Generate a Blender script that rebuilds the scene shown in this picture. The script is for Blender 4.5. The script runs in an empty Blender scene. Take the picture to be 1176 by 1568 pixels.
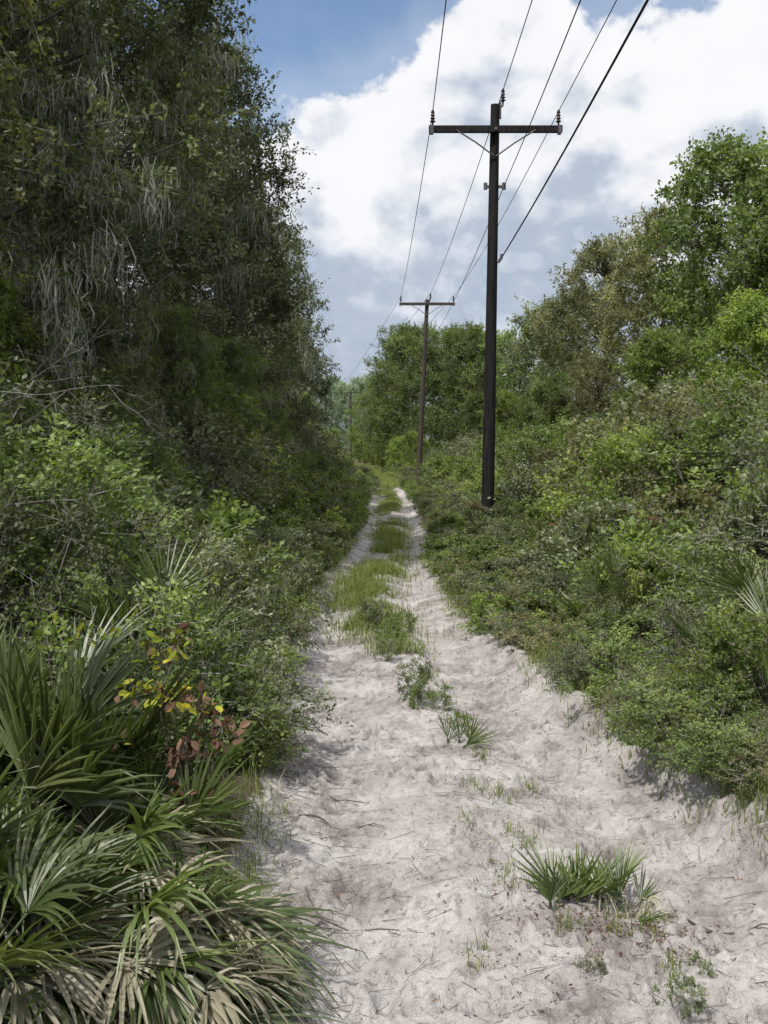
import bpy, math, numpy as np
from mathutils import Vector
R = np.random.default_rng(7)
scene = bpy.context.scene

# ------------------------------------------------------------------ helpers
def nrm(v):
    return v/np.maximum(np.linalg.norm(v,axis=-1,keepdims=True),1e-9)

class MB:
    def __init__(s): s.V=[];s.T=[];s.F=[];s.n=0;s.Q=[];s.q=0.
    def add(s,V,F,mi=0,tint=None,smooth=False):
        V=np.asarray(V,np.float32).reshape(-1,3); F=np.asarray(F,np.int32)
        if tint is None: tint=np.full(len(V),.5)
        tint=np.broadcast_to(np.asarray(tint,np.float32),(len(V),))
        s.V.append(V);s.T.append(tint);s.Q.append(np.full(len(V),s.q,np.float32));s.F.append((F+s.n,mi,smooth));s.n+=len(V)
    def mesh(s,name,mats,attr='tint'):
        V=np.concatenate(s.V);T=np.concatenate(s.T)
        me=bpy.data.meshes.new(name)
        me.vertices.add(len(V)); me.vertices.foreach_set('co',V.astype(np.float32).ravel())
        li=np.concatenate([f.ravel() for f,_,_ in s.F])
        tot=np.concatenate([np.full(len(f),f.shape[1],np.int32) for f,_,_ in s.F])
        mi=np.concatenate([np.full(len(f),m,np.int32) for f,m,_ in s.F])
        sm=np.concatenate([np.full(len(f),q,bool) for f,_,q in s.F])
        st=np.concatenate([[0],np.cumsum(tot)[:-1]])
        me.loops.add(len(li)); me.loops.foreach_set('vertex_index',li.astype(np.int32))
        me.polygons.add(len(tot)); me.polygons.foreach_set('loop_start',st.astype(np.int32))
        me.polygons.foreach_set('material_index',mi)
        me.polygons.foreach_set('use_smooth',sm)
        a=me.attributes.new(attr,'FLOAT','POINT'); a.data.foreach_set('value',T)
        if s.q!=0:
            a=me.attributes.new('rnd','FLOAT','POINT'); a.data.foreach_set('value',np.concatenate(s.Q))
        for m in mats: me.materials.append(m)
        me.update(calc_edges=True)
        return me

def link(name,me,loc=(0,0,0),rot=0,sc=1,parent=None):
    o=bpy.data.objects.new(name,me); bpy.context.collection.objects.link(o)
    o.location=loc; o.rotation_euler=(0,0,rot)
    o.scale=(sc,sc,sc) if np.isscalar(sc) else sc
    if parent: o.parent=parent
    return o
def empty(name,loc=(0,0,0)):
    o=bpy.data.objects.new(name,None); bpy.context.collection.objects.link(o); o.location=loc; return o

def tube(mb,P,r,k=6,mi=0,tint=.5,cap=True):
    P=np.asarray(P,float); r=np.broadcast_to(r,(len(P),))
    D=nrm(np.gradient(P,axis=0))
    up=np.array([0,0,1.]) if abs(D[0,2])<.9 else np.array([1.,0,0])
    A=nrm(np.cross(D,up)); B=np.cross(D,A)
    th=np.arange(k)*2*math.pi/k
    V=P[:,None]+r[:,None,None]*(np.cos(th)[None,:,None]*A[:,None]+np.sin(th)[None,:,None]*B[:,None])
    i=np.arange(len(P)-1)[:,None]*k; j=np.arange(k)[None]; j2=(j+1)%k
    F=np.stack([i+j,i+j2,i+k+j2,i+k+j],-1).reshape(-1,4)
    mb.add(V.reshape(-1,3),F,mi,tint,True)
    if cap:
        c=V[-1]; mb.add(np.vstack([c,P[-1]]),np.array([[a,(a+1)%k,k] for a in range(k)]),mi,tint)

def box(mb,c,s,mi=0,tint=.5,rot=None):
    c=np.array(c,float); s=np.array(s,float)/2
    V=np.array([[x,y,z] for x in(-1,1) for y in(-1,1) for z in(-1,1)])*s
    if rot is not None: V=V@rot.T
    F=np.array([[0,1,3,2],[4,6,7,5],[0,4,5,1],[2,3,7,6],[0,2,6,4],[1,5,7,3]])
    mb.add(V+c,F,mi,tint)

def leaves(mb,P,D,L,W,tint,mi=0,oval=False,flat=0.5):
    n=len(P); D=nrm(D)
    rnd=R.normal(size=(n,3)); rnd[:,2]+=flat*2
    S=nrm(np.cross(D,rnd)); N=np.cross(S,D)
    L=np.broadcast_to(L,(n,))[:,None]; W=np.broadcast_to(W,(n,))[:,None]*.5
    if oval:
        f=.18*W
        pts=[P,P+D*L*.3+S*W*.9+N*f,P+D*L*.72+S*W*.85+N*f,P+D*L-N*f*.6,P+D*L*.72-S*W*.85+N*f,P+D*L*.3-S*W*.9+N*f]
        V=np.stack(pts,1); i=np.arange(n)[:,None]*6
        F=np.concatenate([i+np.array([[0,1,2,3]]),i+np.array([[0,3,4,5]])])
        mb.add(V.reshape(-1,3),F,mi,np.repeat(tint,6))
    else:
        V=np.stack([P,P+D*L*.5+S*W,P+D*L,P+D*L*.5-S*W+N*.25*W],1); i=np.arange(n)[:,None]*4
        mb.add(V.reshape(-1,3),i+np.array([[0,1,2,3]]),mi,np.repeat(tint,4))

def twigs(mb,A,B,r,mi=1,tint=.5):
    n=len(A); D=nrm(B-A); S=nrm(np.cross(D,R.normal(size=(n,3)))); N=np.cross(S,D)
    offs=[S,-.5*S+.87*N,-.5*S-.87*N]
    V=np.stack([A+o*r for o in offs]+[B+o*r*.4 for o in offs],1); i=np.arange(n)[:,None]*6
    F=np.concatenate([i+np.array([[0,1,4,3]]),i+np.array([[1,2,5,4]]),i+np.array([[2,0,3,5]])])
    mb.add(V.reshape(-1,3),F,mi,tint)

_tab=R.random((256,256))
def vn(x,y):
    xi=np.floor(x).astype(int); yi=np.floor(y).astype(int); fx=x-xi; fy=y-yi
    fx=fx*fx*(3-2*fx); fy=fy*fy*(3-2*fy)
    a=_tab[xi&255,yi&255];b=_tab[(xi+1)&255,yi&255];c=_tab[xi&255,(yi+1)&255];d=_tab[(xi+1)&255,(yi+1)&255]
    return (a*(1-fx)+b*fx)*(1-fy)+(c*(1-fx)+d*fx)*fy
def fbm(x,y,o=4):
    s=0;a=.5
    for k in range(o): s=s+a*vn(x*2**k+17*k,y*2**k+31*k); a*=.5
    return s-.5*(1-.5**o)

# ------------------------------------------------------------------ materials
def newmat(name):
    m=bpy.data.materials.new(name); m.use_nodes=True; nt=m.node_tree; nt.nodes.clear(); return m,nt,nt.nodes,nt.links
def ramp(nd,stops,interp='LINEAR'):
    r=nd.new('ShaderNodeValToRGB'); e=r.color_ramp.elements
    r.color_ramp.interpolation=interp
    while len(e)<len(stops): e.new(.5)
    for k,(p,c) in enumerate(stops):
        e[k].position=p; e[k].color=(c[0],c[1],c[2],1) if not np.isscalar(c) else (c,c,c,1)
    return r
def leafmat(name,c1,c2,c3,rough=.5,trans=.3,vary=.25,spec=.4):
    m,nt,nd,lk=newmat(name)
    at=nd.new('ShaderNodeAttribute'); at.attribute_name='tint'
    r=ramp(nd,[(0,c1),(.5,c2),(1,c3)]); lk.new(at.outputs['Fac'],r.inputs[0])
    oi=nd.new('ShaderNodeObjectInfo'); a2=nd.new('ShaderNodeAttribute'); a2.attribute_name='rnd'
    ad=nd.new('ShaderNodeMath'); ad.operation='ADD'; lk.new(oi.outputs['Random'],ad.inputs[0]); lk.new(a2.outputs['Fac'],ad.inputs[1])
    fr=nd.new('ShaderNodeMath'); fr.operation='FRACT'; lk.new(ad.outputs[0],fr.inputs[0])
    mr=nd.new('ShaderNodeMapRange'); mr.inputs[3].default_value=1-vary; mr.inputs[4].default_value=1+vary
    lk.new(fr.outputs[0],mr.inputs[0])
    vm=nd.new('ShaderNodeVectorMath'); vm.operation='SCALE'; lk.new(r.outputs[0],vm.inputs[0]); lk.new(mr.outputs[0],vm.inputs['Scale'])
    df=nd.new('ShaderNodeBsdfDiffuse'); lk.new(vm.outputs[0],df.inputs[0])
    t=nd.new('ShaderNodeBsdfTranslucent')
    g=nd.new('ShaderNodeVectorMath'); g.operation='MULTIPLY'; g.inputs[1].default_value=(1.8,1.8,.85)
    lk.new(vm.outputs[0],g.inputs[0]); lk.new(g.outputs[0],t.inputs[0])
    mx=nd.new('ShaderNodeMixShader'); mx.inputs[0].default_value=trans
    lk.new(df.outputs[0],mx.inputs[1]); lk.new(t.outputs[0],mx.inputs[2])
    out=mx
    if spec>.15:
        gl=nd.new('ShaderNodeBsdfGlossy'); gl.inputs['Roughness'].default_value=rough; gl.inputs[0].default_value=(1,1,.95,1)
        out=nd.new('ShaderNodeMixShader'); out.inputs[0].default_value=.07*spec
        lk.new(mx.outputs[0],out.inputs[1]); lk.new(gl.outputs[0],out.inputs[2])
    o=nd.new('ShaderNodeOutputMaterial'); lk.new(out.outputs[0],o.inputs[0]); return m
def noisemat(name,c1,c2,scale=8,stretch=(1,1,1),rough=.8,bump=.3,spec=.3):
    m,nt,nd,lk=newmat(name)
    tc=nd.new('ShaderNodeTexCoord'); mp=nd.new('ShaderNodeMapping'); mp.inputs['Scale'].default_value=stretch
    lk.new(tc.outputs['Object'],mp.inputs[0])
    n=nd.new('ShaderNodeTexNoise'); n.inputs['Scale'].default_value=scale; n.inputs['Detail'].default_value=4 if bump else 1; lk.new(mp.outputs[0],n.inputs[0])
    r=ramp(nd,[(.3,c1),(.7,c2)]); lk.new(n.outputs[0],r.inputs[0])
    if bump:
        p=nd.new('ShaderNodeBsdfPrincipled'); p.inputs['Roughness'].default_value=rough; p.inputs['Specular IOR Level'].default_value=spec
        b=nd.new('ShaderNodeBump'); b.inputs['Strength'].default_value=bump; b.inputs['Distance'].default_value=.02
        lk.new(n.outputs[0],b.inputs['Height']); lk.new(b.outputs[0],p.inputs['Normal'])
    else: p=nd.new('ShaderNodeBsdfDiffuse')
    lk.new(r.outputs[0],p.inputs[0])
    o=nd.new('ShaderNodeOutputMaterial'); lk.new(p.outputs[0],o.inputs[0]); return m

M_bark=noisemat('bark',(.07,.06,.05),(.17,.15,.13),12,(1,1,.3),bump=0)
M_twig=noisemat('pale_twig',(.13,.12,.11),(.26,.24,.22),20,bump=0)
M_leafD=leafmat('oak_leaf_dark',(.042,.058,.028),(.088,.112,.050),(.185,.205,.115),.55,.3,spec=.3)
M_leafG=leafmat('leaf_green',(.055,.085,.024),(.112,.160,.045),(.215,.275,.09),.55,.36,spec=.3)
M_leafB=leafmat('leaf_bright',(.075,.118,.022),(.150,.212,.045),(.28,.335,.09),.55,.40,spec=.3)
M_leafO=leafmat('leaf_olive',(.075,.083,.036),(.142,.148,.066),(.255,.25,.135),.55,.34,spec=.3)
M_leafS=leafmat('leaf_greygreen',(.058,.078,.038),(.115,.142,.070),(.245,.27,.165),.5,.32,spec=.5)
M_leafHaze=leafmat('leaf_far_haze',(.15,.20,.14),(.21,.27,.19),(.29,.34,.25),.6,.3,spec=.1)  # paler leaf colours paint distance haze onto the far trees
M_moss=leafmat('spanish_moss',(.17,.17,.15),(.25,.25,.22),(.35,.35,.31),.9,.2,spec=.1)
M_palm=leafmat('palmetto_leaf',(.032,.050,.014),(.068,.100,.026),(.15,.185,.06),.45,.34,spec=.6)
M_palmdead=leafmat('palmetto_dead',(.13,.125,.085),(.24,.22,.16),(.40,.37,.29),.7,.2,spec=.1)
M_grass=leafmat('grass_blade',(.085,.122,.033),(.155,.195,.062),(.32,.32,.17),.55,.4,.1,spec=.1)
M_brown=leafmat('dead_leaf',(.06,.034,.026),(.12,.07,.048),(.20,.13,.09),.6,.2,spec=.1)
M_yellow=leafmat('yellow_leaf',(.12,.15,.02),(.26,.26,.04),(.40,.33,.05),.5,.3,spec=.1)
M_pole=noisemat('creosote_wood',(.006,.006,.0065),(.026,.023,.022),9,(3,3,.25),.8,.5,.15)
M_pole2=noisemat('weathered_wood',(.035,.028,.024),(.075,.06,.05),9,(3,3,.25),.8,.4,.2)
M_ins=noisemat('insulator_glaze',(.02,.015,.014),(.05,.035,.03),6,rough=.3,bump=.01)
M_wire=noisemat('wire_metal',(.03,.03,.035),(.06,.06,.065),5,bump=0)
M_steel=noisemat('galvanised_steel',(.06,.06,.06),(.12,.12,.12),20,rough=.5,bump=.05)

# ------------------------------------------------------------------ ground
ty=np.array([-60,0,2.9,4.1,5.45,7,8.1,9.65,11.9,13.2,15.7,22.8,27.9,38.6,60,83,120,200])
tl=np.array([-.9,-.5,-.42,-.46,-.57,-.68,-.74,-.80,-.76,-.68,-.55,-.45,-.5,-.45,-1.2,-2.4,-4.5,-12])
tr=np.array([1.4,1.5,1.50,1.40,1.18,.93,.80,.66,.58,.60,.70,.84,.92,.75,-.1,-1.1,-3.0,-10])
XL=lambda y:np.interp(y,ty,tl); XR=lambda y:np.interp(y,ty,tr)
def ss(a,b,x):
    t=np.clip((x-a)/(b-a),0,1); return t*t*(3-2*t)
def edges(x,y):
    n=fbm(x*1.5+3,y*1.5,4); nn=fbm(x*6+9,y*6,3)
    return XL(y)+n*.20+nn*.14, XR(y)+n*.22+nn*.16
def gz(x,y):
    x=np.asarray(x,float); y=np.asarray(y,float)
    l,r=edges(x,y); w=r-l; t=(x-l)/w
    rut=-.055*np.exp(-((t-.2)/.11)**2)-.075*np.exp(-((t-.78)/.12)**2)
    z=np.where((t>-.3)&(t<1.3),rut,0)+.02
    z=z+(.04+.13*ss(10,5,y))*ss(-.10,.12,x-r)*(.7+.6*vn(y*.8,x*0+2))+(.04+.06*ss(12,7,y))*ss(-.05,.22,l-x)
    z=z+.30*ss(1,6,x-r)+.15*ss(1,6,l-x)
    z=z+fbm(x*.9,y*.6,3)*.02+fbm(x*5,y*5,3)*.012*ss(20,9,y)
    return z
def axis(segs):
    return np.concatenate([np.arange(a,b,s) for a,b,s in segs])
geo=lambda a,n,g:a*np.cumprod(np.full(n,g))
xs=np.concatenate([-geo(3.0,16,1.55)[::-1],axis([(-3,-1.0,.07),(-1.0,2.0,.0115),(2.0,5,.08)]),geo(5,15,1.55)])
ys=np.concatenate([-geo(3.0,15,1.55)[::-1],axis([(-3,2.4,.25),(2.4,6.5,.011),(6.5,12,.025),(12,40,.12),(40,90,.6)]),geo(90,9,1.5)])
X,Y=np.meshgrid(xs,ys); Z=gz(X,Y)
l,r=edges(X,Y); tt=(X-l)/(r-l)
onroad=ss(-.02,.08,tt)*ss(1.05,.93,tt)
near=ss(18,8,Y)
soft=ss(-.12,.10,fbm(X*.8+21,Y*.8+5,3))
Z+=onroad*near*(fbm(X*9,Y*9,2)*.014+fbm(X*24+5,Y*24,3)*.020*(.35+soft))
rutm=(np.exp(-((tt-.2)/.15)**2)+np.exp(-((tt-.78)/.17)**2))
ph=Y*2*math.pi/.085+fbm(X*2,Y*2,2)*8+np.abs(tt-.78)*16+fbm(X*9,Y*9,2)*3
Z+=onroad*near*.014*np.sin(ph)*rutm*ss(-.25,.0,fbm(X*1.7+40,Y*1.7,2))*(.3+1.3*vn(X*7,Y*7))
Z+=onroad*near*.008*np.sin(tt*34+fbm(X*.7,Y*.7,2)*8)*rutm
for k in range(4200):
    y0=2.5+10*R.random()**1.5; x0=XL(y0)+ (XR(y0)-XL(y0))*R.random()
    foot=R.random()<.16
    a=R.uniform(.007,.022)*(1 if not foot else 1.9); b=a*(R.uniform(1,1.8) if not foot else 2.6); dp=R.uniform(.005,.018)*(1 if not foot else 1.4)
    an=R.normal()*.4+(0 if foot else R.random()*3)
    i0,i1=np.searchsorted(xs,[x0-.2,x0+.2]); j0,j1=np.searchsorted(ys,[y0-.2,y0+.2])
    dx=X[j0:j1,i0:i1]-x0; dy=Y[j0:j1,i0:i1]-y0
    u=(dx*math.cos(an)+dy*math.sin(an))/a; v=(-dx*math.sin(an)+dy*math.cos(an))/b; q=np.sqrt(u*u+v*v)
    Z[j0:j1,i0:i1]+=dp*(-np.exp(-q**4)+.55*np.exp(-((q-1.35)/.4)**2))
mb=MB(); nx=len(xs); ny=len(ys)
i=np.arange(ny-1)[:,None]*nx+np.arange(nx-1)[None]
F=np.stack([i,i+1,i+nx+1,i+nx],-1).reshape(-1,4)
sand=ss(-.10,.0,tt)*ss(1.16,1.04,tt)
sand=sand*(1-.75*ss(34,60,Y))
mb.add(np.stack([X,Y,Z],-1).reshape(-1,3),F,0,sand.ravel(),True)
m,nt,nd,lk=newmat('sand_and_soil')
geoN=nd.new('ShaderNodeNewGeometry')
def noise(scale,detail=6,rough=.55,vec=None,dist=0):
    n=nd.new('ShaderNodeTexNoise'); n.inputs['Scale'].default_value=scale; n.inputs['Detail'].default_value=detail; n.inputs['Roughness'].default_value=rough; n.inputs['Distortion'].default_value=dist
    lk.new(vec if vec else geoN.outputs['Position'],n.inputs[0]); return n
n1=noise(2.3,6,.72); n2=noise(34,5,.72); n3=noise(160,2,.7)
ra=ramp(nd,[(.36,(.215,.190,.178)),(.46,(.335,.308,.292)),(.60,(.445,.422,.402))]); lk.new(n1.outputs[0],ra.inputs[0])
rb=ramp(nd,[(.30,(.30,.26,.235)),(.41,(.88,.87,.86)),(.8,(1.12,1.12,1.12))]); lk.new(n2.outputs[0],rb.inputs[0])
mm=nd.new('ShaderNodeMix'); mm.data_type='RGBA'; mm.blend_type='MULTIPLY'; mm.inputs[0].default_value=.9; lk.new(ra.outputs[0],mm.inputs[6]); lk.new(rb.outputs[0],mm.inputs[7])
rc=ramp(nd,[(.3,(.045,.037,.024)),(.5,(.085,.073,.045)),(.72,(.17,.15,.10))]); lk.new(n2.outputs[0],rc.inputs[0])
at=nd.new('ShaderNodeAttribute'); at.attribute_name='tint'
ad=nd.new('ShaderNodeMath'); ad.operation='MULTIPLY_ADD'; ad.inputs[1].default_value=.9; lk.new(n2.outputs[0],ad.inputs[0])
sb=nd.new('ShaderNodeMath'); sb.operation='ADD'; sb.inputs[1].default_value=-.45; lk.new(at.outputs['Fac'],sb.inputs[0]); lk.new(sb.outputs[0],ad.inputs[2])
rm=ramp(nd,[(.38,0),(.60,1)]); lk.new(ad.outputs[0],rm.inputs[0])
mx=nd.new('ShaderNodeMix'); mx.data_type='RGBA'; lk.new(rm.outputs[0],mx.inputs[0]); lk.new(rc.outputs[0],mx.inputs[6]); lk.new(mm.outputs[2],mx.inputs[7])
p=nd.new('ShaderNodeBsdfDiffuse'); lk.new(mx.outputs[2],p.inputs[0])
hh=nd.new('ShaderNodeMath'); hh.operation='MULTIPLY_ADD'; hh.inputs[1].default_value=.35; lk.new(n3.outputs[0],hh.inputs[0]); lk.new(n2.outputs[0],hh.inputs[2])
bp=nd.new('ShaderNodeBump'); bp.inputs['Strength'].default_value=.9; bp.inputs['Distance'].default_value=.022; lk.new(hh.outputs[0],bp.inputs['Height']); lk.new(bp.outputs[0],p.inputs['Normal'])
o=nd.new('ShaderNodeOutputMaterial'); lk.new(p.outputs[0],o.inputs[0])
link('sandy_ground',mb.mesh('sandy_ground',[m]))

# ------------------------------------------------------------------ woody plants
def make_tree(name,H,Rc,zb,ncl,ntw,nlf,L,W,cr,mats,trunk=True,moss=0,oval=False,bias=.4,lean=0,shape=.6,leafdn=.2,mi2=None,lobe=.14,raw=False):
    mb=MB()
    if trunk:
        tz=np.linspace(0,H*.86,9); wx=np.cumsum(R.normal(size=9)*.12*H/10); wy=np.cumsum(R.normal(size=9)*.12*H/10)
        wx-=wx[0]; wy-=wy[0]; TP=np.stack([wx+lean*tz,wy,tz],1)
        tube(mb,TP,np.linspace(.016*H,.004*H,9),8,1)
    t=R.random(ncl)**.85; ang=R.random(ncl)*2*math.pi
    lob=1+lobe*np.sin(ang*3+R.random()*6+t*5)+lobe*.8*np.sin(ang*5+t*9)
    Rz=Rc*(np.sin(math.pi*(t*.86+.10))**shape)*lob
    rr=Rz*R.random(ncl)**bias
    C=np.stack([rr*np.cos(ang),rr*np.sin(ang),zb+t*(H-zb-cr*.5)],1)
    if trunk:
        C[:,0]+=np.interp(C[:,2],TP[:,2],TP[:,0])*.6; C[:,1]+=np.interp(C[:,2],TP[:,2],TP[:,1])*.6
    for k_,(c,rad) in enumerate(zip(C,rr)):
        if trunk:
            if k_%2: continue
            z0=np.clip(c[2]-rad*R.uniform(.2,.9),.12*H,H*.84)
            s=np.array([np.interp(z0,TP[:,2],TP[:,0]),np.interp(z0,TP[:,2],TP[:,1]),z0]); r0=.0028*H
        else:
            s=np.array([c[0]*.15,c[1]*.15,-.03]); r0=.006*H
        mid=(s+c)/2+R.normal(size=3)*(.18 if trunk else .08)*rad+np.array([0,0,-.05*rad if not trunk else .15*rad])
        u=np.linspace(0,1,5)[:,None]
        PP=(1-u)**2*s+2*u*(1-u)*mid+u*u*c
        if trunk: PP[1:-1]+=R.normal(size=(3,3))*.09
        tube(mb,PP,np.linspace(r0,r0*.3,5),4,1,.5,False)
    cs=cr*R.uniform(.65,1.25,ncl)
    out=nrm(C-np.array([0,0,zb+(H-zb)*.35]))
    D=R.normal(size=(ncl,ntw,3)); D=nrm(D+out[:,None]*.8+np.array([0,0,.25]))
    A=C[:,None]+R.normal(size=(ncl,ntw,3))*cs[:,None,None]*.22
    B=A+D*(cs[:,None,None]*R.uniform(.5,1.1,(ncl,ntw,1)))
    A2=A.reshape(-1,3);B2=B.reshape(-1,3)
    twigs(mb,A2,B2,.0035 if not trunk else .006,2)
    nt_=len(A2); u=R.random((nt_,nlf,1))**.8
    P=A2[:,None]*(1-u)+B2[:,None]*u+R.normal(size=(nt_,nlf,3))*L*.45
    TD=nrm(B2-A2)[:,None]; LD=nrm(TD*.6+R.normal(size=(nt_,nlf,3))*.75+np.array([0,0,-leafdn]))
    ct=R.normal(size=ncl)*.20; tw=R.normal(size=(ncl,ntw))*.08
    tint=np.clip(.42+np.repeat((ct[:,None]+tw).ravel(),nlf)+R.normal(size=nt_*nlf)*.14,0,1)
    P=P.reshape(-1,3); LD=LD.reshape(-1,3)
    ok=P[:,2]>0
    sz=R.uniform(.65,1.2,len(P))
    if mi2 is not None:
        sel=R.random(len(P))<mi2
        leaves(mb,P[ok&sel],LD[ok&sel],(L*sz)[ok&sel],(W*sz)[ok&sel],tint[ok&sel],3,oval)
        ok=ok&~sel
    leaves(mb,P[ok],LD[ok],(L*sz)[ok],(W*sz)[ok],tint[ok],0,oval)
    if moss:
        # moss hangs in festoons: whole clumps draped, others bare
        cl=R.random(ncl)<.38
        cand=np.nonzero(np.repeat(cl,ntw))[0]
        k=R.choice(cand,moss); n=len(k)
        P0=B2[k]*.6+A2[k]*.4; Ls=R.uniform(.12,.65,n)
        for q in range(8):
            pp=P0+R.normal(size=(n,3))*[.10,.10,.10]; a=R.random(n)*6.28; s=np.stack([np.cos(a),np.sin(a),0*a],1)*.008
            l_=Ls*R.uniform(.4,1,n); w=R.normal(size=(n,3))*[.06,.06,0]
            dn=np.array([0,0,-1.])
            V=np.stack([pp-s*.6,pp+s*.6,pp+w+dn*l_[:,None]*.5+s,pp+w+dn*l_[:,None]*.5-s,pp+w*.5+dn*l_[:,None]],1); ii=np.arange(n)[:,None]*5
            tn=np.repeat(np.clip(R.normal(.5,.2,n),0,1),5)
            mb.add(V.reshape(-1,3),ii+np.array([[0,1,2,3]]),3,tn)
            mb.add(V.reshape(-1,3),ii+np.array([[3,2,4]]),3,tn)
    if raw:
        g={}
        V=np.concatenate(mb.V); T=np.concatenate(mb.T)
        for F_,mi_,sm_ in mb.F:
            g.setdefault((mi_,F_.shape[1]),[]).append(F_)
        return V,T,{k:np.concatenate(v) for k,v in g.items()},mats
    return mb.mesh(name,mats)

def tree_mats(l,extra=M_moss): return [l,M_bark,M_twig,extra]
oakA=make_tree('oakA',12,2.9,1.2,260,14,34,.085,.046,.78,tree_mats(M_leafD),moss=2800,bias=.45,shape=.4)
oakB=make_tree('oakB',10.5,2.6,.9,230,13,30,.09,.05,.72,tree_mats(M_leafD),moss=800,bias=.45,shape=.4)
oakC=make_tree('oakC',9,2.4,.8,220,14,34,.075,.040,.66,tree_mats(M_leafO),moss=300,bias=.45,shape=.45)
grA=make_tree('grA',9,2.6,.6,190,11,24,.125,.075,.72,tree_mats(M_leafG),bias=.45,shape=.5,lobe=.2)
grB=make_tree('grB',7,2.3,.5,160,11,26,.11,.062,.67,tree_mats(M_leafB),bias=.45,shape=.5,lobe=.2)
olR=make_tree('olR',9,2.2,.6,180,11,24,.10,.05,.62,tree_mats(M_leafO),bias=.45,shape=.5,lobe=.2)
def variant(me,mat):
    c=me.copy(); c.materials[0]=mat; return c
farT=variant(grA,M_leafHaze); oakG=variant(oakB,M_leafG); grS=variant(grA,M_leafS)

def tree(name,me,x,y,s=1):
    return link(name,me,(x,y,float(gz(x,y))-.05),R.random()*6.28,s)
for x,y,me,s in [(-5.3,12.5,oakA,1.0),(-5.1,18,oakA,1.0),(-4.8,24,oakB,1.0),(-4.6,30.5,oakB,.97),(-4.5,38,oakB,.90),(-5.1,46,oakC,.95),
                 (-9.8,15,oakA,1.05),(-9.6,24,oakA,1.0),(-5.6,8.6,oakC,.95),(-9.5,9.5,oakB,.95)]:
    tree('oak_tree',me,x,y,s)
for x,y,me,s in [(-4.0,9.2,grB,.45),(-3.6,7.6,oakG,.19),(-3.6,12.5,oakC,.42),(-3.3,16,oakG,.36),(-3.3,21,oakG,.36),(-3.4,27,oakG,.36),(-3.6,34,oakG,.38),(-4.0,43,grA,.45),(-4.7,6.8,oakC,.42)]:
    tree('understory_tree',me,x,y,s)
for x,y,me,s in [(8.6,18.5,grA,.80),(8.8,24.5,grA,.95),(8.0,29.5,olR,.90),(7.5,34.5,olR,.92),(6.8,40.5,grS,.82),(6.4,48,grA,.80),(5.4,57,grA,.90),
                 (12.8,22,grA,.95),(12.3,32,grA,.9),(8.4,13.6,grB,.82)]:
    tree('broadleaf_tree',me,x,y,s)
for x,y,me,s in [(6.4,17,grB,.55),(6.2,22,grB,.55),(5.6,27,olR,.42),(5.4,33,grA,.42),(5.0,40,grB,.52),(4.6,48,grA,.45),(6.9,13.2,grS,.42)]:
    tree('understory_tree',me,x,y,s)
far=empty('distant_tree_line')
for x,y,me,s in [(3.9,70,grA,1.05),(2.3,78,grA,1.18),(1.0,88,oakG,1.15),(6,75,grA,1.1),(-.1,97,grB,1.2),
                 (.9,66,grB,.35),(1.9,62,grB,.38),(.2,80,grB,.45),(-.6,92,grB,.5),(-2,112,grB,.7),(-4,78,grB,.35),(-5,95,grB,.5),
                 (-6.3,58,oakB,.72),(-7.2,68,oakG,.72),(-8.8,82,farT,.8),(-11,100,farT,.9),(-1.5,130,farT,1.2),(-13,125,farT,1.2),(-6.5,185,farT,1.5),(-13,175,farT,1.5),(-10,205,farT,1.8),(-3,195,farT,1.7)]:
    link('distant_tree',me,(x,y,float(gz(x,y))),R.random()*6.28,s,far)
for a in range(10):
    a=math.radians(80+a*200/9); d=32+R.random()*8
    link('distant_tree',[grA,oakB,olR][int(R.integers(3))],(d*math.sin(a),d*math.cos(a),0),a,R.uniform(.9,1.3),far)

# shrubs: every thicket is one merged mesh
MATS=[M_leafS,M_leafG,M_leafO,M_leafB,M_leafD,M_twig,M_brown]
def shr(mat,L,W,H=1.0,Rc=.55,n=42,ex=M_leafB,mi2=None,nt=9,nl=18,cr=.2,oval=True):
    return make_tree('s',H,Rc,.05,n,nt,nl,L,W,cr,[mat,M_twig,M_twig,ex],trunk=False,oval=oval,bias=.5,shape=.4,leafdn=-.15,mi2=mi2,raw=True)
def pair(mat,L,W,**k):
    a=shr(mat,L,W,**k); k.update(oval=False,n=26,nt=7,nl=14); b=shr(mat,L*1.75,W*1.95,**k); return a,b
S=[pair(M_leafS,.030,.017),pair(M_leafG,.034,.020,mi2=.2),pair(M_leafO,.030,.015,mi2=.08,ex=M_brown),pair(M_leafB,.036,.020,mi2=.12,ex=M_leafO),
   pair(M_leafS,.026,.015,H=1.1,Rc=.45,mi2=.25,ex=M_leafO),pair(M_leafD,.030,.017,mi2=.25,ex=M_leafG)]
def bigs(mat,L,W,H,Rc):
    return (shr(mat,L,W,H,Rc,70,nt=11,nl=20,cr=.38,oval=False), shr(mat,L*1.6,W*1.7,H,Rc,45,nt=8,nl=12,cr=.42,oval=False))
Bg=[bigs(M_leafG,.058,.034,2.4,1.15),bigs(M_leafS,.055,.03,2.4,1.1),bigs(M_leafO,.055,.03,2.5,1.1),bigs(M_leafB,.065,.038,2.3,1.2),bigs(M_leafD,.055,.03,2.4,1.1)]
def put(mb,raw,loc,rot,sc):
    V,T,G,mats=raw
    c,s=math.cos(rot),math.sin(rot); V=V*np.array(sc,np.float32)
    W_=np.stack([V[:,0]*c-V[:,1]*s,V[:,0]*s+V[:,1]*c,V[:,2]],1)+np.array(loc,np.float32)
    mb.q=R.random()+.001; n0=mb.n
    mb.V.append(W_.astype(np.float32)); mb.T.append(T); mb.Q.append(np.full(len(V),mb.q,np.float32)); mb.n+=len(V)
    for (mi,k),F in G.items(): mb.F.append(((F+n0).astype(np.int32),MATS.index(mats[mi]),False))
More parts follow.
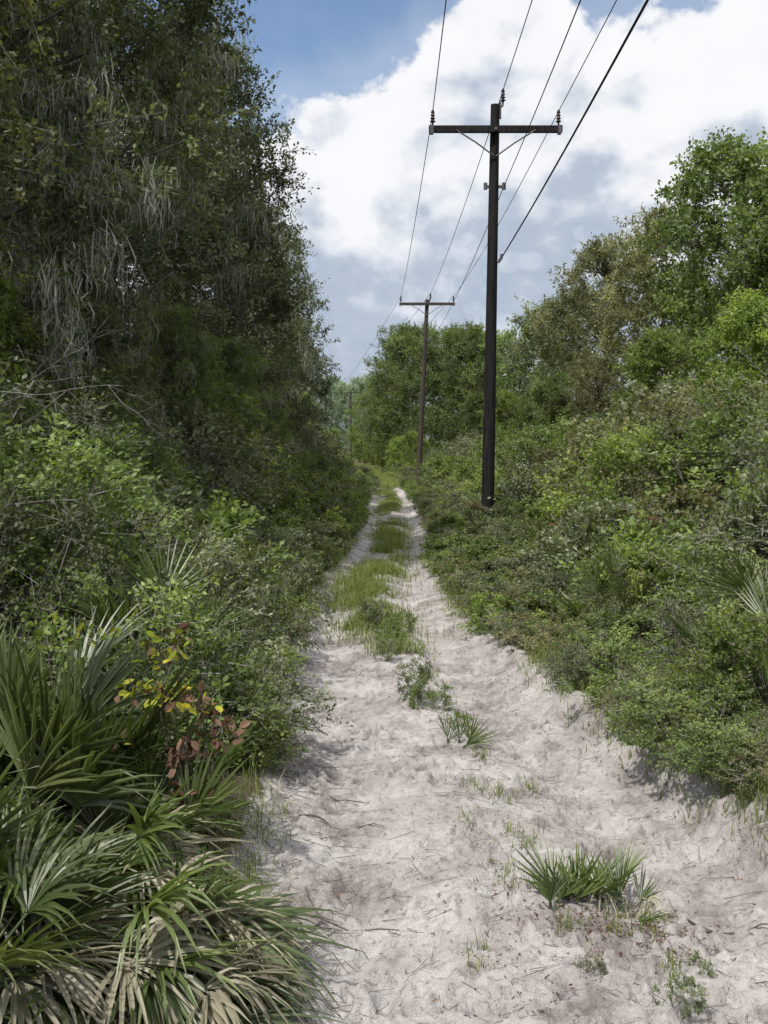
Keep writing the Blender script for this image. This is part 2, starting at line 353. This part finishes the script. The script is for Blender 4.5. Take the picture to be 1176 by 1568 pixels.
cnt=0
def thicket(side):
    global cnt
    mb=MB(); y=3.3
    while y<75:
        step=.64+.024*y; dx=.16 if side>0 else .2
        lim=5.5 if y<20 else 4.2
        while dx<lim:
            yy=y+R.uniform(-.4,.4)*step; d=dx+R.uniform(-.1,.25)
            x=(XR(yy)+d) if side>0 else (XL(yy)-d)
            if side>0: h=.26+.30*d if d<1.5 else .71+.50*(d-1.5)
            else: h=.42+.50*d
            if side<0 and yy<5: h=min(h,.50)
            if side<0 and yy<4.6 and d<1.0: dx+=.5; continue
            h=min(h,2.3)*R.uniform(.65,1.35)
            if not(abs(x-1.97)<.3 and abs(yy-18.9)<.7):
                z=float(gz(x,yy))-.03
                if h>1.35:
                    k=R.choice(5,p=[.28,.22,.24,.20,.06] if side>0 else [.30,.15,.20,.10,.25])
                    me=Bg[k][0 if yy<13 else 1]; s=h/2.35
                else:
                    k=R.choice(6,p=[.20,.22,.19,.20,.13,.06] if side>0 else [.18,.25,.15,.10,.14,.18]); me=S[k][0 if yy<8.5 else 1]; s=h
                put(mb,me,(x,yy,z),R.random()*6.28,(s*R.uniform(1.0,1.4),s*R.uniform(1.0,1.4),s)); cnt+=1
            dx+=(.50+.17*dx)*(1+.016*y)*R.uniform(.85,1.15)
        y+=step
    for _ in range(330 if side>0 else 140):
        yy=(4.2 if side>0 else 4.8)+30*R.random()**1.5; d=.12+R.random()**1.2*(2.2 if side>0 else 1.0)
        x=(XR(yy)+d) if side>0 else (XL(yy)-d)
        h=R.uniform(.14,.34)*(1+.012*yy); k=R.choice([0,1,1,3,2,4])
        put(mb,S[k][0 if yy<6.5 else 1],(x,yy,float(gz(x,yy))-.02),R.random()*6.28,(h*1.7,h*1.7,h)); cnt+=1
    me=mb.mesh('shrub_thicket',MATS); print('thicket faces',len(me.polygons)); link('shrub_thicket',me)
thicket(1); thicket(-1); print('shrubs',cnt)

# ------------------------------------------------------------------ palmettos
def fan(mb,base,d,pet,rad,nseg=22,spread=3.6,tint=.5,mi=0,droop=.15,wd=.022):
    d=nrm(np.array(d,float)); base=np.array(base,float)
    u=np.linspace(0,1,4)[:,None]; tip=base+d*pet+np.array([0,0,-.04*pet])
    tube(mb,base+(tip-base)*u+np.array([0,0,.05*pet])*(4*u*(1-u)),.005,4,mi,tint,False)
    f=nrm(d+np.array([0,0,-.1])+R.normal(size=3)*.15); s=nrm(np.cross(f,[0,0,1.])+R.normal(size=3)*.45); n=nrm(np.cross(s,f)); s=np.cross(f,n)
    for a in np.linspace(-spread/2,spread/2,nseg):
        a+=R.normal()*.03
        dr=nrm(f*math.cos(a)+s*math.sin(a)+n*(.35*abs(math.sin(a/2))+.06*R.normal()))
        Ls=rad*(1-.30*abs(a)/(spread/2))*R.uniform(.85,1.08)
        t=np.array([.02,.25,.5,.75,1]); w=wd*.5*np.array([.25,.95,1,.65,.06])*(rad/.45)
        dd=droop*R.uniform(.3,1.8)
        P=tip+dr*(Ls*t)[:,None]; P[:,2]-=dd*Ls*t**2.3
        sd=nrm(np.cross(dr,n)); up=np.cross(sd,dr)
        V=np.stack([P-sd*w[:,None]+up*w[:,None]*.7,P,P+sd*w[:,None]+up*w[:,None]*.7],1).reshape(-1,3)
        i=np.arange(4)[:,None]*3
        F=np.concatenate([i+np.array([[0,1,4,3]]),i+np.array([[1,2,5,4]])])
        tn=np.clip(tint+R.normal()*.14,0,1)
        mb.add(V,F,mi,tn)
def palmetto(x,y,n=10,pet=.45,rad=.42,up=.6,dead=2,nseg=24,az=None,zoff=0,wd=.018,droop=.10,spread=2.4):
    mb=MB()
    for k in range(n):
        a=(az+R.normal()*.9) if az is not None else k*2.4+R.normal()*.3
        e=np.clip(up+R.normal()*.28,.05,1.45)
        d=[math.cos(a)*math.cos(e),math.sin(a)*math.cos(e),math.sin(e)]
        fan(mb,R.normal(size=3)*[.06,.06,.01],d,pet*R.uniform(.5,1.15),rad*R.uniform(.75,1.1),nseg,spread*R.uniform(.7,1.3),np.clip(R.normal(.45,.2),0,1),0,droop,wd)
    for k in range(dead):
        a=R.random()*6.28 if az is None else az+R.normal()*.8
        d=[math.cos(a),math.sin(a),R.uniform(.1,.5)]
        fan(mb,(0,0,.05),d,pet*.8,rad*.9,max(8,nseg*2//3),2.0,np.clip(R.normal(.4,.25),0,1),1,.55,wd)
    me=mb.mesh('palmetto_fans',[M_palm,M_palmdead])
    return link('saw_palmetto',me,(x,y,float(gz(x,y))+zoff))
palmetto(-1.25,3.7,16,.45,.52,1.1,1,spread=1.9)
palmetto(-1.05,3.95,8,.32,.42,1.1,1,spread=1.8)
palmetto(-1.75,4.4,14,.55,.50,1.1,1,spread=1.9)
palmetto(-1.55,3.0,14,.35,.48,1.0,2,spread=2.0)
palmetto(-1.00,3.35,9,.30,.44,.75,5,az=-.3,droop=.3)
palmetto(-.85,2.85,9,.28,.42,.40,8,az=.1,droop=.4)
palmetto(-1.15,2.65,9,.30,.42,.45,7,az=-.3,droop=.3)
palmetto(-.66,3.05,6,.2,.38,.35,7,az=.1,droop=.4)
palmetto(-.55,2.75,5,.15,.34,.35,5,az=.2,droop=.4)
palmetto(-.85,3.6,7,.15,.32,1.05,2)
palmetto(-.78,3.95,6,.12,.26,1.05,2)
palmetto(-1.35,3.35,8,.25,.4,.7,3,droop=.3)
palmetto(-1.15,3.1,8,.2,.4,.8,2,droop=.25)
palmetto(-.60,4.9,5,.12,.20,1.15,1,14,spread=1.6)
palmetto(-1.35,5.6,10,.60,.42,1.1,1)
palmetto(-2.1,7.0,9,.85,.42,1.05,1)
palmetto(-2.8,8.0,9,1.05,.45,1.0,1)
palmetto(1.75,7.6,8,.50,.36,.9,1,wd=.014)
palmetto(2.0,5.4,8,.48,.38,.9,1,wd=.014)
palmetto(1.85,4.75,6,.30,.34,.8,1,wd=.014)
palmetto(2.6,6.2,8,.65,.40,.9,1,wd=.014)
palmetto(2.1,10.0,8,.75,.40,1.0,1,wd=.015)
palmetto(2.9,11.5,8,.95,.42,1.0,1)
palmetto(4.4,11,8,1.7,.45,1.1,1)
palmetto(.66,3.5,8,.03,.22,1.15,1,10,wd=.020,spread=1.2,droop=.03)
palmetto(.78,3.55,7,.03,.20,.95,1,10,wd=.020,spread=1.2,droop=.05)
palmetto(.92,3.55,4,.03,.20,.6,1,9,wd=.020,spread=1.1,droop=.05)
palmetto(.40,5.45,6,.03,.22,1.1,0,7,wd=.014,spread=1.1,droop=.05)
palmetto(-.05,9.2,6,.1,.28,1.0,0,9,wd=.014,spread=1.4,droop=.08)

def sapling(x,y,H,n,L,mats_,p2=.5,sp=.25):
    me=make_tree('sapling',H,sp,H*.35,n,3,6,L,L*.55,.09,[mats_[0],M_bark,M_bark,mats_[1]],trunk=False,oval=True,bias=.6,leafdn=.3,mi2=p2)
    return link('oak_sapling',me,(x,y,float(gz(x,y))))
sapling(-.80,3.85,.80,7,.05,(M_yellow,M_brown),.35,.20)
sapling(-.66,3.75,.56,7,.048,(M_brown,M_brown),.5,.10)
sapling(-1.30,4.2,.85,9,.04,(M_leafB,M_yellow),.1,.22)
wd_me=[]
for k in range(5):
    mats=S[k][0][3]
    wd_me.append(make_tree('weed',1.0,.55,.05,24,7,14,.05,.03,.22,[mats[0],M_twig,M_twig,mats[3]],trunk=False,oval=True,bias=.5,shape=.4,leafdn=-.15,mi2=.15))
for x,y,s,k in [(.20,6.45,.27,0),(.27,6.2,.22,1),(.03,8.3,.25,1),(.02,7.6,.2,4),(.45,5.8,.12,3),(.62,3.0,.08,2),(.85,2.85,.12,0),(1.0,3.15,.07,1),(-.1,9.0,.3,0),(.15,8.6,.25,3)]:
    link('track_weed',wd_me[k],(x,y,float(gz(x,y))-.02),R.random()*6,s)

# ------------------------------------------------------------------ grass
def grass(name,P,L,tint,wid=.0035,lean=.5):
    n=len(P); a=R.random(n)*6.28; d=np.stack([np.cos(a),np.sin(a),0*a],1); s=np.stack([-np.sin(a),np.cos(a),0*a],1)
    ln=R.uniform(.1,1,n)*lean; rows=[]
    for t,w in ((0,1),(.4,.9),(.75,.6),(1,.08)):
        c=P+d*(L*ln*t**2)[:,None]+np.array([0,0,1.])*(L*t*(1-.35*ln*t))[:,None]
        rows+= [c-s*wid*w,c+s*wid*w]
    V=np.stack(rows,1); i=np.arange(n)[:,None]*8
    mb=MB()
    F=np.concatenate([i+np.array([[2*k,2*k+1,2*k+3,2*k+2]]) for k in range(3)])
    mb.add(V.reshape(-1,3),F,0,np.repeat(tint,8))
    return link(name,mb.mesh(name,[M_grass]))
def tufts(cx,cy,per,sp):
    n=len(cx); return np.repeat(cx,per)+R.normal(size=n*per)*sp, np.repeat(cy,per)+R.normal(size=n*per)*sp
n=8500; y=7.9+34*R.random(n)**1.55; t=.47+R.normal(size=n)*.15-.06*((y>9)&(y<13))
x=XL(y)+(XR(y)-XL(y))*t
f=fbm(x*3.2+9,y*1.5,3)
keep=(f>.015-.11*(y>9)*(y<14)) & ((y>9.0)|(R.random(n)<.3))
x,y=tufts(x[keep],y[keep],6,.05)
L=R.uniform(.03,.16,len(x))*(.6+1.0*vn(x*2.2,y*1.1))
grass('grass_strip',np.stack([x,y,gz(x,y)-.005],1),L,np.clip(R.normal(.42,.26,len(x)),0,1),.003,1.0)
n=26000; y=43+60*R.random(n); x=XL(y)-.6+(XR(y)-XL(y)+1.4)*R.random(n)
grass('distant_grass',np.stack([x,y,gz(x,y)-.005],1),R.uniform(.12,.40,n),np.clip(R.normal(.55,.2,n),0,1),.012,.8)
c=[(.42,4.75,.06),(.68,4.75,.05),(.53,4.6,.07),(.40,5.9,.07),(.52,5.6,.07),(.36,6.6,.07),(.55,4.1,.08),(.66,3.75,.09),(.45,3.7,.06),(.8,3.4,.1),(.35,4.25,.04),(.5,5.2,.05),(.34,7.2,.1),(.2,8.0,.12),(.62,3.3,.04),(.9,3.1,.05),(.3,3.1,.04)]
xx=[];yy=[]
for a,b,s in c:
    k=int(900*s); xx.append(a+R.normal(size=k)*s*.6); yy.append(b+R.normal(size=k)*s*1.1)
x=np.concatenate(xx);y=np.concatenate(yy); grass('grass_tuft',np.stack([x,y,gz(x,y)-.005],1),R.uniform(.02,.09,len(x)),np.clip(R.normal(.45,.22,len(x)),0,1),.0018,1.1)
n=10000; y=3.2+45*R.random(n)**1.8; side=R.random(n)<.75
x=np.where(side,XR(y)+.04+np.abs(R.normal(size=n))*.45+.02,XL(y)-.02-np.abs(R.normal(size=n))*.14)
keep=(fbm(x*1.2+70,y*1.2,3)>-.08)&(side|(y>5)|(R.random(n)<.2))
x,y=tufts(x[keep],y[keep],7,.06)
grass('verge_grass',np.stack([x,y,gz(x,y)-.005],1),R.uniform(.03,.15,len(x)),np.clip(R.normal(.42,.24,len(x)),0,1),.0022,1.0)

# litter
mb=MB(); n=7000; y=2.5+22*R.random(n)**2.0; t=R.random(n)
ed=R.random(n)<.58; t=np.where(ed,np.where(R.random(n)<.5,R.normal(.0,.06,n),R.normal(1.0,.05,n)),t)
t=np.where(R.random(n)<.15,R.normal(.5,.1,n),t)
x=XL(y)+(XR(y)-XL(y))*t; keep=fbm(x*2+4,y*2,3)>-.06; x=x[keep];y=y[keep]
P=np.stack([x,y,gz(x,y)+.009],1); D=R.normal(size=P.shape)*[1,1,.15]
leaves(mb,P,D,.006+.022*R.random(len(P))**2,R.uniform(.003,.009,len(P)),R.random(len(P)),0,True,1.2)
n=700; x=.80+R.normal(size=n)*.17; y=3.40+R.normal(size=n)*.13; P=np.stack([x,y,gz(x,y)+.010],1); D=R.normal(size=P.shape)*[1,1,.15]
leaves(mb,P,D,R.uniform(.008,.03,n),R.uniform(.003,.008,n),R.random(n),0,True,1.2)
n=2200; y=2.5+12*R.random(n)**1.8; x=XL(y)+(XR(y)-XL(y))*np.where(R.random(n)<.4,R.random(n),R.normal(.0,.09,n)); A=np.stack([x,y,gz(x,y)+.010],1)
d=R.normal(size=(n,3))*[1,.6,.05]; B=A+nrm(d)*R.uniform(.03,.15,n)[:,None]; B[:,2]=gz(B[:,0],B[:,1])+.012
twigs(mb,A,B,.0016,1)
link('leaf_litter',mb.mesh('leaf_litter',[M_brown,M_bark]))
for x0,y0,x1,y1 in [(-.5,4.85,-.05,4.6),(-.52,5.9,-.1,5.6),(1.0,3.5,1.35,3.3),(-.35,4.35,.0,4.3),(-.3,3.4,.05,3.35)]:
    mb=MB(); u=np.linspace(0,1,9); px=x0+(x1-x0)*u+R.normal(size=9)*.01; py=y0+(y1-y0)*u+R.normal(size=9)*.01
    tube(mb,np.stack([px,py,gz(px,py)+.014+.012*np.sin(u*9)],1),np.linspace(.005,.002,9),5); link('fallen_stick',mb.mesh('stick',[M_bark]))
def deadbranch(x,y,z,d,L,n,r0=.008,mat=None):
    mb=MB()
    def rec(p,d,L,r,lv):
        k=7; pts=[p]; dd=np.array(d,float)
        for _ in range(k): dd=nrm(dd+R.normal(size=3)*.16); pts.append(pts[-1]+dd*L/k)
        tube(mb,pts,np.linspace(r,r*.35,k+1),5,0)
        if lv>0:
            for j in range(n):
                q=pts[R.integers(2,k)]; rec(q,nrm(dd+R.normal(size=3)*.8),L*R.uniform(.3,.6),r*.5,lv-1)
    rec(np.array([0,0,0.]),d,L,r0,2)
    link('dead_branch',mb.mesh('dead_branch',[mat or M_twig]),(x,y,z))
deadbranch(-2.35,5.6,1.30,(1,-.05,-.05),.9,3,.012,M_bark)
deadbranch(-3.0,7.4,1.9,(1,-.3,.15),1.0,6,.004)
deadbranch(-2.6,7.0,2.0,(1,-.3,-.1),1.0,6,.004)

# ------------------------------------------------------------------ utility poles and wires
def insulator(mb,c,h=.26):
    x,y,z=c; zz=[];rr=[]
    for k in range(4):
        b=z+.06+k*h*.2; zz+=[b,b+.02,b+.035]; rr+=[.025,.055-.006*k,.028]
    zz=[z-.02,z+.05]+zz+[z+h,z+h+.03]; rr=[.014,.018]+rr+[.03,.012]
    tube(mb,[(x,y,q) for q in zz],np.array(rr),12,1)
def pole(x,y,H,arm_z,half=1.21,mat=M_pole,lean=0,cx=0,ns=1):
    root=empty('utility_pole',(x,y,0))
    mb=MB(); zs=np.linspace(-.3,H,12)
    tube(mb,[(lean*q/H,0,q) for q in zs],np.linspace(.125,.082,12),14,0)
    ax=lean*arm_z/H+cx
    link('post',mb.mesh('post',[mat]),parent=root)
    mb=MB(); box(mb,(ax,-.14,arm_z),(half*2,.09,.115),0)
    link('crossarm',mb.mesh('crossarm',[mat]),parent=root)
    mb=MB()
    for s in(-1,1):
        tube(mb,[(ax+s*.72,-.195,arm_z-.03),(ax+s*.36,-.17,arm_z-.24),(ax+s*.02-cx,-.12,arm_z-.47)],.014,6,0)
        box(mb,(ax+s*(half-.05),-.14,arm_z-.01),(.06,.11,.15),0)
        box(mb,(lean+s*.11,0,6.43),(.12,.05,.05),0)
        tube(mb,[(lean+s*.17,0,6.38),(lean+s*.17,0,6.5)],.035,8,0)
    box(mb,(ax,-.195,arm_z),(.05,.02,.05),0)
    tube(mb,[(lean*.7+ns*.09,-.06,5.05),(lean*.7+ns*.15,-.06,5.13),(lean*.7+ns*.16,-.06,5.2)],.03,8,0)
    box(mb,(lean+.09,0,H-.1),(.04,.05,.3),0)
    tube(mb,[(lean+.09,0,H-.05),(lean+.14,0,H-.01),(lean+.14,0,H+.02)],.02,8,0)
    link('hardware',mb.mesh('hardware',[M_steel]),parent=root)
    mb=MB()
    insulator(mb,(ax-half+.07,-.14,arm_z+.06)); insulator(mb,(ax+half-.07,-.14,arm_z+.06)); insulator(mb,(lean+.14,0,H))
    link('insulators',mb.mesh('insulators',[M_ins,M_ins]),parent=root)
    return dict(a=(x+ax-half+.07,y-.14,arm_z+.32),b=(x+ax+half-.07,y-.14,arm_z+.32),c=(x+lean+.14,y,H+.26),n=(x+lean+ns*.17,y,6.44),t=(x+lean*.7+ns*.16,y-.06,5.14))
ps=[pole(1.72,-9,7.9,7.42,ns=-1),pole(1.93,19.1,7.9,7.42,lean=.10,cx=0),pole(1.5,45,8.15,7.95,mat=M_pole2,lean=.38),pole(-3.6,111,8.0,7.8,mat=M_pole2),pole(-10.2,182,8.0,7.8,mat=M_pole2)]
for key,sag,rad in (('a',.22,.008),('b',.22,.008),('c',.22,.008),('n',.3,.0075),('t',.28,.012)):
    mb=MB()
    for A,B in zip(ps[:-1],ps[1:]):
        if key=='t' and A is not ps[0]: break
        A,B=np.array(A[key]),np.array(B[key]); u=np.linspace(0,1,26)[:,None]
        P=A+(B-A)*u; P[:,2]-=4*sag*(u*(1-u))[:,0]
        tube(mb,P,rad,6,0,.5,False)
    link('communication_cable' if key=='t' else 'power_line',mb.mesh('wire',[M_wire]))

# ------------------------------------------------------------------ world
SUN_AZ=math.radians(-140); SUN_EL=math.radians(58)
w=bpy.data.worlds.new('World'); scene.world=w; w.use_nodes=True; nt=w.node_tree; nd=nt.nodes; lk=nt.links; nd.clear()
def M(op,a,b=None,c=None,clamp=False):
    n=nd.new('ShaderNodeMath'); n.operation=op; n.use_clamp=clamp
    for k,v in enumerate((a,b,c)):
        if v is None: continue
        if isinstance(v,(int,float)): n.inputs[k].default_value=v
        else: lk.new(v,n.inputs[k])
    return n.outputs[0]
def sstep(x,a,b):
    n=nd.new('ShaderNodeMapRange'); n.interpolation_type='SMOOTHSTEP'; n.inputs[1].default_value=a; n.inputs[2].default_value=b; lk.new(x,n.inputs[0]); return n.outputs[0]
tc=nd.new('ShaderNodeTexCoord'); sp=nd.new('ShaderNodeSeparateXYZ'); lk.new(tc.outputs['Generated'],sp.inputs[0])
az=M('ARCTAN2',sp.outputs[0],sp.outputs[1]); el=M('ARCSINE',sp.outputs[2])
def wn(scale,det,rough,off=(0,0,0),dist=0):
    mp=nd.new('ShaderNodeMapping'); mp.inputs['Location'].default_value=off; mp.inputs['Scale'].default_value=(1,1,1.35); lk.new(tc.outputs['Generated'],mp.inputs[0])
    n=nd.new('ShaderNodeTexNoise'); n.inputs['Scale'].default_value=scale; n.inputs['Detail'].default_value=det; n.inputs['Roughness'].default_value=rough; n.inputs['Distortion'].default_value=dist
    lk.new(mp.outputs[0],n.inputs[0]); return n.outputs[0]
nA=wn(9,7,.54,(1.3,.2,.7)); nA2=wn(9,4,.52,(1.325,.2,.675)); nB=wn(4.5,3,.5,(5,2,1))
azn=M('MULTIPLY_ADD',az,1/.8,.25)
pts=[(-.2,.30),(-.10,.305),(-.043,.325),(.008,.355),(.06,.385),(.09,.41),(.122,.435),(.16,.425),(.20,.40),(.25,.395),(.29,.40),(.33,.42),(.40,.43),(.6,.40)]
r=ramp(nd,[((a+.2)/.8,e/.6) for a,e in pts]); lk.new(azn,r.inputs[0])
edge=M('MULTIPLY',r.outputs[0],.6)
dn=M('MULTIPLY_ADD',M('SUBTRACT',nA,.5),.26,M('SUBTRACT',edge,el))
dens=sstep(dn,-.003,.022)
veil=M('MULTIPLY',sstep(dn,-.10,.02),.22)
hi=M('MULTIPLY',sstep(nB,.40,.55),sstep(el,.52,.66))
mask=M('MAXIMUM',M('MAXIMUM',dens,veil),hi)
lit=M('MULTIPLY',M('SUBTRACT',nA,nA2),4.0)
sh=M('ADD',M('MULTIPLY',M('SUBTRACT',edge,el),1.0),M('MULTIPLY',M('SUBTRACT',nB,.5),-.30))
sh=M('ADD',sh,M('MULTIPLY',M('SUBTRACT',nA,.5),.10))
sh=M('SUBTRACT',sh,M('MULTIPLY',lit,.17))
sh=M('SUBTRACT',sh,M('MULTIPLY',sstep(az,.16,.34),.05))
rr=ramp(nd,[(0,(.98,.98,1.0)),(.20,(.94,.95,.97)),(.34,(.76,.80,.87)),(.50,(.50,.57,.67)),(.64,(.44,.52,.64)),(.82,(.64,.71,.80)),(1,(.78,.83,.90))]); lk.new(M('MULTIPLY',sh,2.6),rr.inputs[0])
sky=nd.new('ShaderNodeTexSky'); sky.sky_type='NISHITA'; sky.sun_disc=False; sky.sun_elevation=SUN_EL; sky.sun_rotation=SUN_AZ; sky.air_density=1; sky.dust_density=.6; sky.ozone_density=1.5
b1=nd.new('ShaderNodeBackground'); b1.inputs[1].default_value=.15; lk.new(sky.outputs[0],b1.inputs[0])
b2=nd.new('ShaderNodeBackground'); lk.new(rr.outputs[0],b2.inputs[0])
lk.new(M('MULTIPLY_ADD',sstep(el,.52,.75),1.2,1.0),b2.inputs[1])
mx=nd.new('ShaderNodeMixShader'); lk.new(M('MULTIPLY',mask,.98),mx.inputs[0]); lk.new(b1.outputs[0],mx.inputs[1]); lk.new(b2.outputs[0],mx.inputs[2])
o=nd.new('ShaderNodeOutputWorld'); lk.new(mx.outputs[0],o.inputs[0])

sd=bpy.data.lights.new('sun','SUN'); sd.energy=4.8; sd.angle=math.radians(2.0); sd.color=(1,.96,.90)
so=bpy.data.objects.new('sun',sd); bpy.context.collection.objects.link(so)
Sv=Vector((math.cos(SUN_EL)*math.sin(SUN_AZ),math.cos(SUN_EL)*math.cos(SUN_AZ),math.sin(SUN_EL)))
so.rotation_euler=Sv.to_track_quat('Z','Y').to_euler(); so.location=(0,0,30)

cd=bpy.data.cameras.new('camera'); cam=bpy.data.objects.new('camera',cd); bpy.context.collection.objects.link(cam)
cam.location=(0,0,1.6); cam.rotation_euler=(math.radians(90-3.43),0,0)
cd.sensor_fit='VERTICAL'; cd.sensor_height=36; cd.lens=36; cd.clip_start=.05; cd.clip_end=6000
scene.camera=cam
scene.view_settings.view_transform='Standard'; scene.view_settings.look='None'; scene.view_settings.exposure=0
